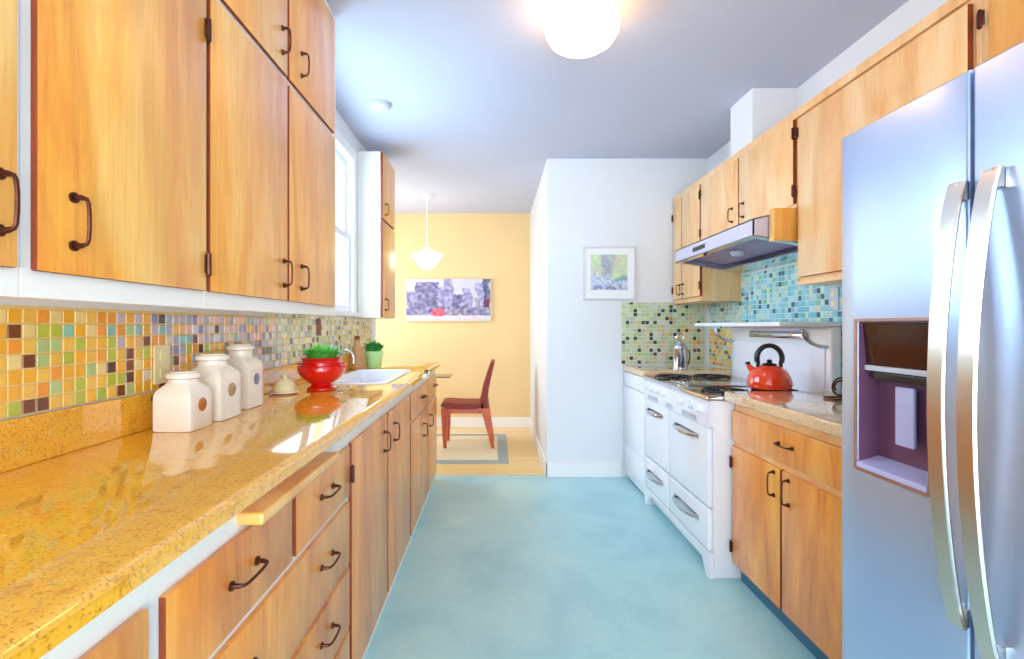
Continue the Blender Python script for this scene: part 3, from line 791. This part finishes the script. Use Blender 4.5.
# shell: front, top, back, two ends, bottom rim - built as thin plates so the underside is a real recess
b.prism([(HF, 1.688), (HF, 1.772), (HF+.006, 1.772), (HF+.006, 1.688)], 'y', HY0, HY1)
b.prism([(HF, 1.766), (HF, 1.772), (1.455, 1.813), (1.744, 1.813), (1.744, 1.807), (1.457, 1.807)], 'y', HY0, HY1)
for (a, c) in ((HY0, HY0+.006), (HY1-.006, HY1)):
    b.prism([(HF, 1.688), (HF, 1.772), (1.455, 1.813), (1.744, 1.813), (1.744, 1.610)], 'y', a, c)
b.prism([(1.736, 1.610), (1.744, 1.610), (1.744, 1.812), (1.736, 1.812)], 'y', HY0, HY1)
b.make('canopy', M['hood_steel'], t)
b = B()
k = (1.610-1.688)/(1.744-HF)
zz = lambda x: 1.688+k*(x-HF)
for (x0, x1, y0, y1) in ((HF, HF+.035, HY0, HY1), (1.60, 1.744, HY0, HY1), (HF+.035, 1.60, HY0, HY0+.05), (HF+.035, 1.60, HY1-.05, HY1)):
    b.prism([(x0+.0, zz(x0)-.002), (x1, zz(x1)-.002), (x1, zz(x1)+.004), (x0, zz(x0)+.004)], 'y', y0, y1)
b.make('lower_rim', CHR, t)
for (y0, y1) in ((HY0+.055, 2.94), (2.945, HY1-.055)):
    b = B(); b.prism([(HF+.036, zz(HF)+.03), (1.599, zz(1.6)+.03), (1.599, zz(1.6)+.038), (HF+.036, zz(HF)+.038)], 'y', y0, y1); b.make('grease_filter', M['hood_filter'], t)
b = B(); b.box(HF-.004, HF, 2.98, 3.16, 1.715, 1.742, .002); b.make('switch_panel', M['black_plastic'], t)
b = B(); b.lathe(1.46, 2.95, [(0, 1.660), (.03, 1.662), (.04, 1.680), (.04, 1.69), (0, 1.69)], 20); b.make('hood_lamp', M['detector'], t, smooth=True)

# ------------------------------------------------------------------ refrigerator (door face x = 0.997)
RFX = .997; FZ = 1.78
f = thing('refrigerator', 'stainless steel side-by-side refrigerator with ice dispenser', 'refrigerator', (1.4, .95, 0))
b = B(); b.box(RFX+.075, 1.735, .50, 1.408, .02, FZ-.005, .004)
b.make('body', plain('refrigerator_side_grey', srgb(120, 122, 132), .4, .3), f)
B().box(RFX+.0635, RFX+.0745, .51, 1.39, .025, FZ-.02).make('door_gasket', M['rubber'], f)
def door_with_hole(y0, y1, z0, z1, hy0, hy1, hz0, hz1):
    b = B(); X0, X1 = RFX, RFX+.062
    ys_ = [y0, hy0, hy1, y1]; zs_ = [z0, hz0, hz1, z1]
    V = {}
    def v(x, i, j):
        if (x, i, j) not in V: V[(x, i, j)] = b.b.verts.new((x, ys_[i], zs_[j]))
        return V[(x, i, j)]
    for x in (X0, X1):
        for i in range(3):
            for j in range(3):
                if i == 1 and j == 1 : continue
                b.b.faces.new((v(x, i, j), v(x, i+1, j), v(x, i+1, j+1), v(x, i, j+1)))
    def wall(c):
        for (p, q) in zip(c, c[1:]+c[:1]): b.b.faces.new((v(X0, *p), v(X0, *q), v(X1, *q), v(X1, *p)))
    wall([(0, 0), (1, 0), (2, 0), (3, 0), (3, 1), (3, 2), (3, 3), (2, 3), (1, 3), (0, 3), (0, 2), (0, 1)])
    wall([(1, 1), (1, 2), (2, 2), (2, 1)])
    bmesh.ops.recalc_face_normals(b.b, faces=b.b.faces)
    es = [e for e in b.b.edges if len(e.link_faces) == 2 and e.calc_face_angle(0) > 1 and all(abs(w_.co.x-X0) < 1e-4 for w_ in e.verts)]
    bmesh.ops.bevel(b.b, geom=es, offset=.006, segments=3, affect='EDGES', profile=.5)
    return b
HD = (1.125, 1.350, .855, 1.252)
fz = door_with_hole(1.032, 1.411, .03, FZ, *HD).make('freezer_door', M['steel'], f, smooth=True)
b = B(); b.box(RFX, RFX+.062, .50, 1.022, .03, FZ, .006, 3); fd = b.make('fridge_door', M['steel'], f, smooth=True)
def fhandle(parent, y, z0, z1, out):
    b = B(); N = 22; rings = []; wd = .017; th_ = .010
    for k in range(N+1):
        u = k/N; z_ = z0+(z1-z0)*u
        o_ = .010+out*(math.sin(PI*u)**.75)
        xo = RFX-o_; dzdx = 0
        rings.append([(xo-th_, y-wd, z_), (xo-th_, y+wd, z_), (xo-th_*.4, y+wd+.002, z_), (xo, y+wd, z_), (xo, y-wd, z_), (xo-th_*.4, y-wd-.002, z_)])
    b.loft(rings)
    for zc in (z0+.02, z1-.02): b.box(RFX-.022, RFX, y-.012, y+.012, zc-.02, zc+.02, .003)
    return b.make('handle', M['steel_handle'], parent, smooth=True)
fhandle(fz, 1.040, .605, 1.545, .046)
fhandle(fd, .968, .572, 1.552, .050)
# dispenser recess liner
y0, y1, z0, z1 = HD; D = 1.0585
b = B(); e = .0015
b.box(D-.003, D, y0+e, y1-e, z0+e, z1-e)
b.box(RFX+.004, D-.003, y0+.0005, y0+.004, z0+e, z1-e); b.box(RFX+.004, D-.003, y1-.004, y1-.0005, z0+e, z1-e); b.box(RFX+.004, D-.003, y0+.004, y1-.004, z1-.004, z1-.0005)
dp = b.make('dispenser', M['dark_inner'], f)
b = B(); b.prism([(RFX+.012, z1-.006), (RFX+.022, 1.135), (D-.004, 1.135), (D-.004, z1-.006)], 'y', y0+.006, y1-.006); b.make('control_display', M['control'], dp)
b = B(); b.box(RFX+.016, RFX+.05, y0+.006, y1-.006, 1.120, 1.134, .002); b.make('button_ledge', M['detector'], dp)
b = B(); b.box(RFX+.02, RFX+.056, y0+.02, y1-.03, 1.098, 1.118, .004); b.make('chute', M['black_plastic'], dp)
b = B(); b.box(RFX+.032, D-.02, 1.205, 1.262, .935, 1.085, .005); b.make('paddle', M['lavender'], dp, smooth=True)
b = B(); b.prism([(RFX-.004, z0+.001), (D-.004, z0+.001), (D-.004, z0+.030), (RFX-.004, z0+.014)], 'y', y0+.0045, y1-.0045); b.make('drip_tray', M['lavender'], dp)
b = B()
for (a, c_, d_, e_) in ((y0-.008, y0, z0-.008, z1+.008), (y1, y1+.008, z0-.008, z1+.008), (y0, y1, z0-.010, z0), (y0, y1, z1, z1+.008)):
    b.box(RFX-.003, RFX+.003, a, c_, d_, e_, .001)
b.make('bezel', plain('dispenser_bezel', srgb(176, 140, 130), .3, .6), dp)
B().box(RFX+.03, RFX+.07, .51, 1.39, .0, .0245).make('foot_grille', M['black_plastic'], f)

# ------------------------------------------------------------------ pictures
def art_mesh(name, parent, y, x0, x1, z0, z1, nx, nz, fn, th=.0):
    b = bmesh.new(); lay = b.loops.layers.float_color.new('Col')
    for i in range(nx):
        for j in range(nz):
            u, v = (i+.5)/nx, (j+.5)/nz
            a = (x0+(x1-x0)*i/nx, x0+(x1-x0)*(i+1)/nx, z0+(z1-z0)*j/nz, z0+(z1-z0)*(j+1)/nz)
            fc = b.faces.new([b.verts.new(p) for p in ((a[0], y, a[2]), (a[1], y, a[2]), (a[1], y, a[3]), (a[0], y, a[3]))])
            c = fn(u, v)
            for l in fc.loops: l[lay] = srgb(*c)
    me = bpy.data.meshes.new(name); L = parent_loc(parent)
    for v_ in b.verts: v_.co -= L
    b.to_mesh(me); b.free(); me.materials.append(M['print'])
    o = bpy.data.objects.new(name, me); COL.objects.link(o); o.parent = parent; return o
from mathutils import noise as mn
def city(u, v):
    n1 = mn.noise(Vector((u*7, v*4, 1.3))); n2 = mn.noise(Vector((u*22, v*12, 4)))
    q = u+.05*n1; c = [206, 208, 226]                      # sky between the buildings
    for (a, b2, top, g) in ((.0, .12, .70, 176), (.10, .38, .93, 150), (.36, .44, .80, 176), (.44, .56, 1, 172), (.56, .64, .62, 140), (.64, .76, .78, 176), (.84, .92, .9, 188), (.92, 1.0, 1, 120)):
        if a <= q < b2 and v < top+.04*n2: c = [g+n2*60-22, g+n2*60-22, g*1.1+6+n2*40]
    if v < .55 and math.sin(q*16+v*5+n1*3) > .35: c = [x*.82 for x in c]
    if v < .30: c = [140+n2*70+n1*30, 138+n2*70+n1*30, 176+n2*60]
    if v < .10: c = [214+n2*20, 212+n2*20, 228]
    if (u-.38)**2/.0075+(v-.18)**2/.011 < 1+n2*.5: c = [232, 96+n2*60, 124]
    if .93 < u < .985 and .30 < v < .5: c = [120, 50, 76]
    return [max(0, min(255, x)) for x in c]
t = thing('canvas_print', 'wide canvas of a grey-blue city street with a red spot on the yellow wall', 'picture', (-.57, YD-.03, 1.30))
B().box(-1.085, -.052, YD-.033, YD-.001, 1.300, 1.815, .002).make('canvas', M['frame_white'], t)
art_mesh('print', t, YD-.0345, -1.080, -.057, 1.315, 1.812, 90, 46, city)
def garden(u, v):
    n1 = mn.noise(Vector((u*4, v*4, 7.7))); n2 = mn.noise(Vector((u*14, v*14, 2))); n3 = mn.noise(Vector((u*7+9, v*7, 5)))
    sm_ = lambda e0, e1, x: max(0, min(1, (x-e0)/(e1-e0)))
    mixc = lambda a, b2, f: [p+(q_-p)*f for p, q_ in zip(a, b2)]
    c = [204+n2*44, 222+n1*26, 184+n2*36]
    trunk = sm_(.20, .06, abs(u-.44+n1*.12))*sm_(.2, .5, v)
    c = mixc(c, [156+n2*40, 160+n2*30, 188], trunk*.8)
    c = mixc(c, [196+n2*60, 206+n2*40, 228], sm_(.48, .30, v+n1*.15))
    c = mixc(c, [116, 160, 162], sm_(.10, .02, abs(v-.34+n1*.1))*sm_(.55, .72, u)*.8)
    c = mixc(c, [130, 134, 166], sm_(.20, .06, v)*sm_(-.05, .2, n3)*.9)
    return [max(0, min(255, x)) for x in c]
t = thing('framed_picture', 'small square picture with a wide white mat on the white end wall', 'picture', (.935, YB-.02, 1.453))
fy = YB-.001
b = B(); X0, X1, Z0, Z1 = .722, 1.149, 1.455, 1.890; q = .012
b.box(X0, X0+q, fy-.022, fy, Z0, Z1, .002); b.box(X1-q, X1, fy-.022, fy, Z0, Z1, .002); b.box(X0+q, X1-q, fy-.022, fy, Z0, Z0+q, .002); b.box(X0+q, X1-q, fy-.022, fy, Z1-q, Z1, .002)
b.make('frame', M['frame_white'], t)
B().box(X0+q, X1-q, fy-.012, fy-.002, Z0+q, Z1-q).make('mat_board', M['mat_white'], t)
art_mesh('print', t, fy-.0135, .785, 1.085, 1.535, 1.825, 46, 46, garden)

# ------------------------------------------------------------------ dining room
t = thing('dining_chair', 'dark red-brown dining chair with bare wooden legs in the dining room', 'chair', (-.28, 5.10, 0))
y0, y1 = 4.92, 5.30
def seatring(y, s):
    pts = [(-.545, .415), (-.548, .440), (-.535, .458), (-.48, .463), (-.34, .452), (-.20, .450), (-.10, .452), (-.10, .405), (-.22, .392), (-.36, .392), (-.49, .400)]
    cx_, cz_ = -.32, .427
    return [(cx_+(p[0]-cx_)*s, y, cz_+(p[1]-cz_)*s) for p in pts]
B().loft([seatring(y0, .93), seatring(y0+.02, 1), seatring(y1-.02, 1), seatring(y1, .93)]).make('seat', M['seat_brown'], t, smooth=True)
b = B(); prof = [(-.155, .405), (-.150, .50), (-.125, .62), (-.085, .74), (-.040, .85), (-.020, .878), (-.003, .872), (-.010, .84), (-.035, .73), (-.062, .60), (-.075, .50), (-.065, .405)]
def br(y, s): return [(x, y, z_) for (x, z_) in [((-.08+(p[0]+.08)*s), .405+(p[1]-.405)*(.97+.03*s)) for p in prof]]
b.loft([br(y0, .8), br(y0+.03, 1), br((y0+y1)/2, 1.0), br(y1-.03, 1), br(y1, .8)])
b.make('backrest', M['seat_brown'], t, smooth=True)
for yy in (y0+.03, y1-.03):
    B().loft([[(-.515+dx_, yy+dy_, .40) for dx_, dy_ in ((-.03, -.02), (.045, -.02), (.045, .02), (-.03, .02))], [(-.505+dx_, yy+dy_, .0) for dx_, dy_ in ((-.016, -.013), (.016, -.013), (.016, .013), (-.016, .013))]]).make('leg', M['walnut'], t)
    B().loft([[(-.100+dx_, yy+dy_, .41) for dx_, dy_ in ((-.045, -.02), (.035, -.02), (.035, .02), (-.045, .02))], [(-.018+dx_, yy+dy_, .0) for dx_, dy_ in ((-.018, -.013), (.014, -.013), (.014, .013), (-.018, .013))]]).make('leg', M['walnut'], t)
b = B(); b.box(-.50, -.09, y0+.02, y0+.04, .35, .393); b.box(-.50, -.09, y1-.04, y1-.02, .35, .393); b.make('apron', M['walnut'], t)
# table, mostly hidden behind the counter end
t = thing('dining_table', 'thin dark table top showing past the counter end in the dining room', 'table', (-.95, 4.83, 0))
B().box(-1.45, -.43, 4.70, 4.96, .735, .747, .003).make('table_top', M['table_top'], t)
B().lathe(-.95, 4.83, [(0, .001), (.22, .001), (.22, .02), (.05, .06), (.04, .12), (.04, .70), (.12, .734), (0, .734)], 32).make('pedestal', M['walnut'], t, smooth=True)
# rug
t = thing('rug', 'cream rug with grey-blue border under the dining chair', 'rug', (-.7, 5.0, 0))
RA, RB2, RC, RD = -1.5, .125, 4.42, 5.60
t.location = (-.7, 5.0, 0)
b = B(); q = .10
b.box(RA, RB2, RC, RC+q, 0, .006, .002); b.box(RA, RB2, RD-q, RD, 0, .006, .002); b.box(RA, RA+q, RC+q, RD-q, 0, .006, .002); b.box(RB2-q, RB2, RC+q, RD-q, 0, .006, .002)
b.make('border', M['rug_edge'], t)
B().box(RA+q, RB2-q, RC+q, RD-q, 0, .006, .002).make('field', M['rug'], t)
for o in bpy.data.objects:
    if o.parent is None and o.name.startswith(('dining_chair', 'dining_table')): o.location.z += .007

# pendant
px, py = -.715, 5.15
t = thing('pendant_lamp', 'lit white glass pendant lamp hanging in the dining room', 'lamp', (px, py, CH))
B().lathe(px, py, [(0, CH-.001), (.062, CH-.001), (.058, CH-.02), (.03, CH-.045), (.008, CH-.06), (0, CH-.06)], 28).make('canopy', M['trim'], t, smooth=True)
B().tube([(px, py, CH-.05), (px, py, 2.06)], .006, 8).make('rod', M['trim'], t)
B().lathe(px, py, [(0, 2.07), (.028, 2.065), (.034, 2.04), (.034, 2.025), (0, 2.025)], 24).make('fitter', M['trim'], t, smooth=True)
flute = lambda a, z_: 1+(.06*math.cos(12*a) if z_ > 1.93 and z_ < 2.0 else 0)
B().lathe(px, py, [(.034, 2.026), (.085, 2.02), (.135, 1.998), (.160, 1.985), (.150, 1.965), (.125, 1.93), (.105, 1.89), (.085, 1.862), (.05, 1.845), (.02, 1.838), (0, 1.830)], 48, fn=flute).make('lamp_shade', M['pendant_glass'], t, smooth=True)

# ceiling lamp
lx, ly = .373, 2.10
t = thing('ceiling_lamp', 'lit round opal glass globe on the kitchen ceiling', 'lamp', (lx, ly, CH))
B().lathe(lx, ly, [(0, CH-.001), (.098, CH-.001), (.100, CH-.012), (.096, CH-.03), (0, CH-.03)], 40).make('base_ring', M['brass'], t, smooth=True)
prof = [(.095, CH-.0305), (.128, CH-.036), (.148, CH-.062), (.158, CH-.09), (.154, CH-.12), (.136, CH-.152), (.104, CH-.174), (.06, CH-.188), (0, CH-.193)]
B().lathe(lx, ly, prof, 48).make('globe', M['lamp_glass'], t, smooth=True)

# smoke detector
dx_, dy_ = -.714, 3.04
b = B(); b.lathe(dx_, dy_, [(0, CH-.001), (.062, CH-.001), (.064, CH-.012), (.058, CH-.026), (.045, CH-.032), (.030, CH-.033), (.028, CH-.037), (0, CH-.038)], 32)
tag(b.make('smoke_detector', M['detector'], loc=(dx_, dy_, CH), smooth=True), 'small round grey-white smoke detector on the ceiling', 'smoke detector')

# ------------------------------------------------------------------ light
wd = bpy.data.worlds.new('World'); SC.world = wd; wd.use_nodes = True
nt = wd.node_tree; bg_ = nt.nodes['Background']
tc = nt.nodes.new('ShaderNodeTexCoord'); sx = nt.nodes.new('ShaderNodeSeparateXYZ'); rp = nt.nodes.new('ShaderNodeValToRGB')
nt.links.new(tc.outputs['Generated'], sx.inputs[0]); nt.links.new(sx.outputs[2], rp.inputs[0])
rp.color_ramp.elements[0].position = 0; rp.color_ramp.elements[0].color = (.80, .90, 1, 1)
rp.color_ramp.elements[1].position = .6; rp.color_ramp.elements[1].color = (.55, .76, 1, 1)
nt.links.new(rp.outputs[0], bg_.inputs[0]); bg_.inputs[1].default_value = 5.0

def area(name, loc, rot, sx_, sy_, e, c):
    l = bpy.data.lights.new(name, 'AREA'); l.shape = 'RECTANGLE'; l.size = sx_; l.size_y = sy_; l.energy = e; l.color = c
    o = bpy.data.objects.new(name, l); COL.objects.link(o); o.location = loc; o.rotation_euler = rot; return o
# daylight at the window and dining opening, fill at the added rear opening
area('rear_fill', (.4, YF-.15, 1.3), (PI/2, 0, 0), 2.2, 2.0, 75, (1, .95, .90))
area('window_daylight', (XL-.14, (W0+W1)/2, 1.87), (0, -PI/2, 0), 1.05, 1.1, 36, (.55, .80, 1))
area('dining_daylight', (XD-.14, 5.1, 1.55), (0, -PI/2, 0), 1.4, 1.1, 18, (1, .93, .85))

# ------------------------------------------------------------------ camera
cam = bpy.data.cameras.new('camera'); co = bpy.data.objects.new('camera', cam); COL.objects.link(co)
co.location = (0, 0, 1.24); co.rotation_euler = (PI/2, 0, 0)
cam.sensor_width = 36; cam.lens = 490/1024*36; cam.shift_x = 17/1024; cam.shift_y = -3.5/1024; cam.clip_start = .02
SC.camera = co
vs_ = SC.view_settings; vs_.view_transform = 'Standard'; vs_.look = 'None'; vs_.gamma = 1; vs_.use_curve_mapping = False
vs_.exposure = 0.0
SC.cycles.max_bounces = 10; SC.cycles.diffuse_bounces = 6; SC.cycles.glossy_bounces = 4
SC.cycles.sample_clamp_indirect = 6
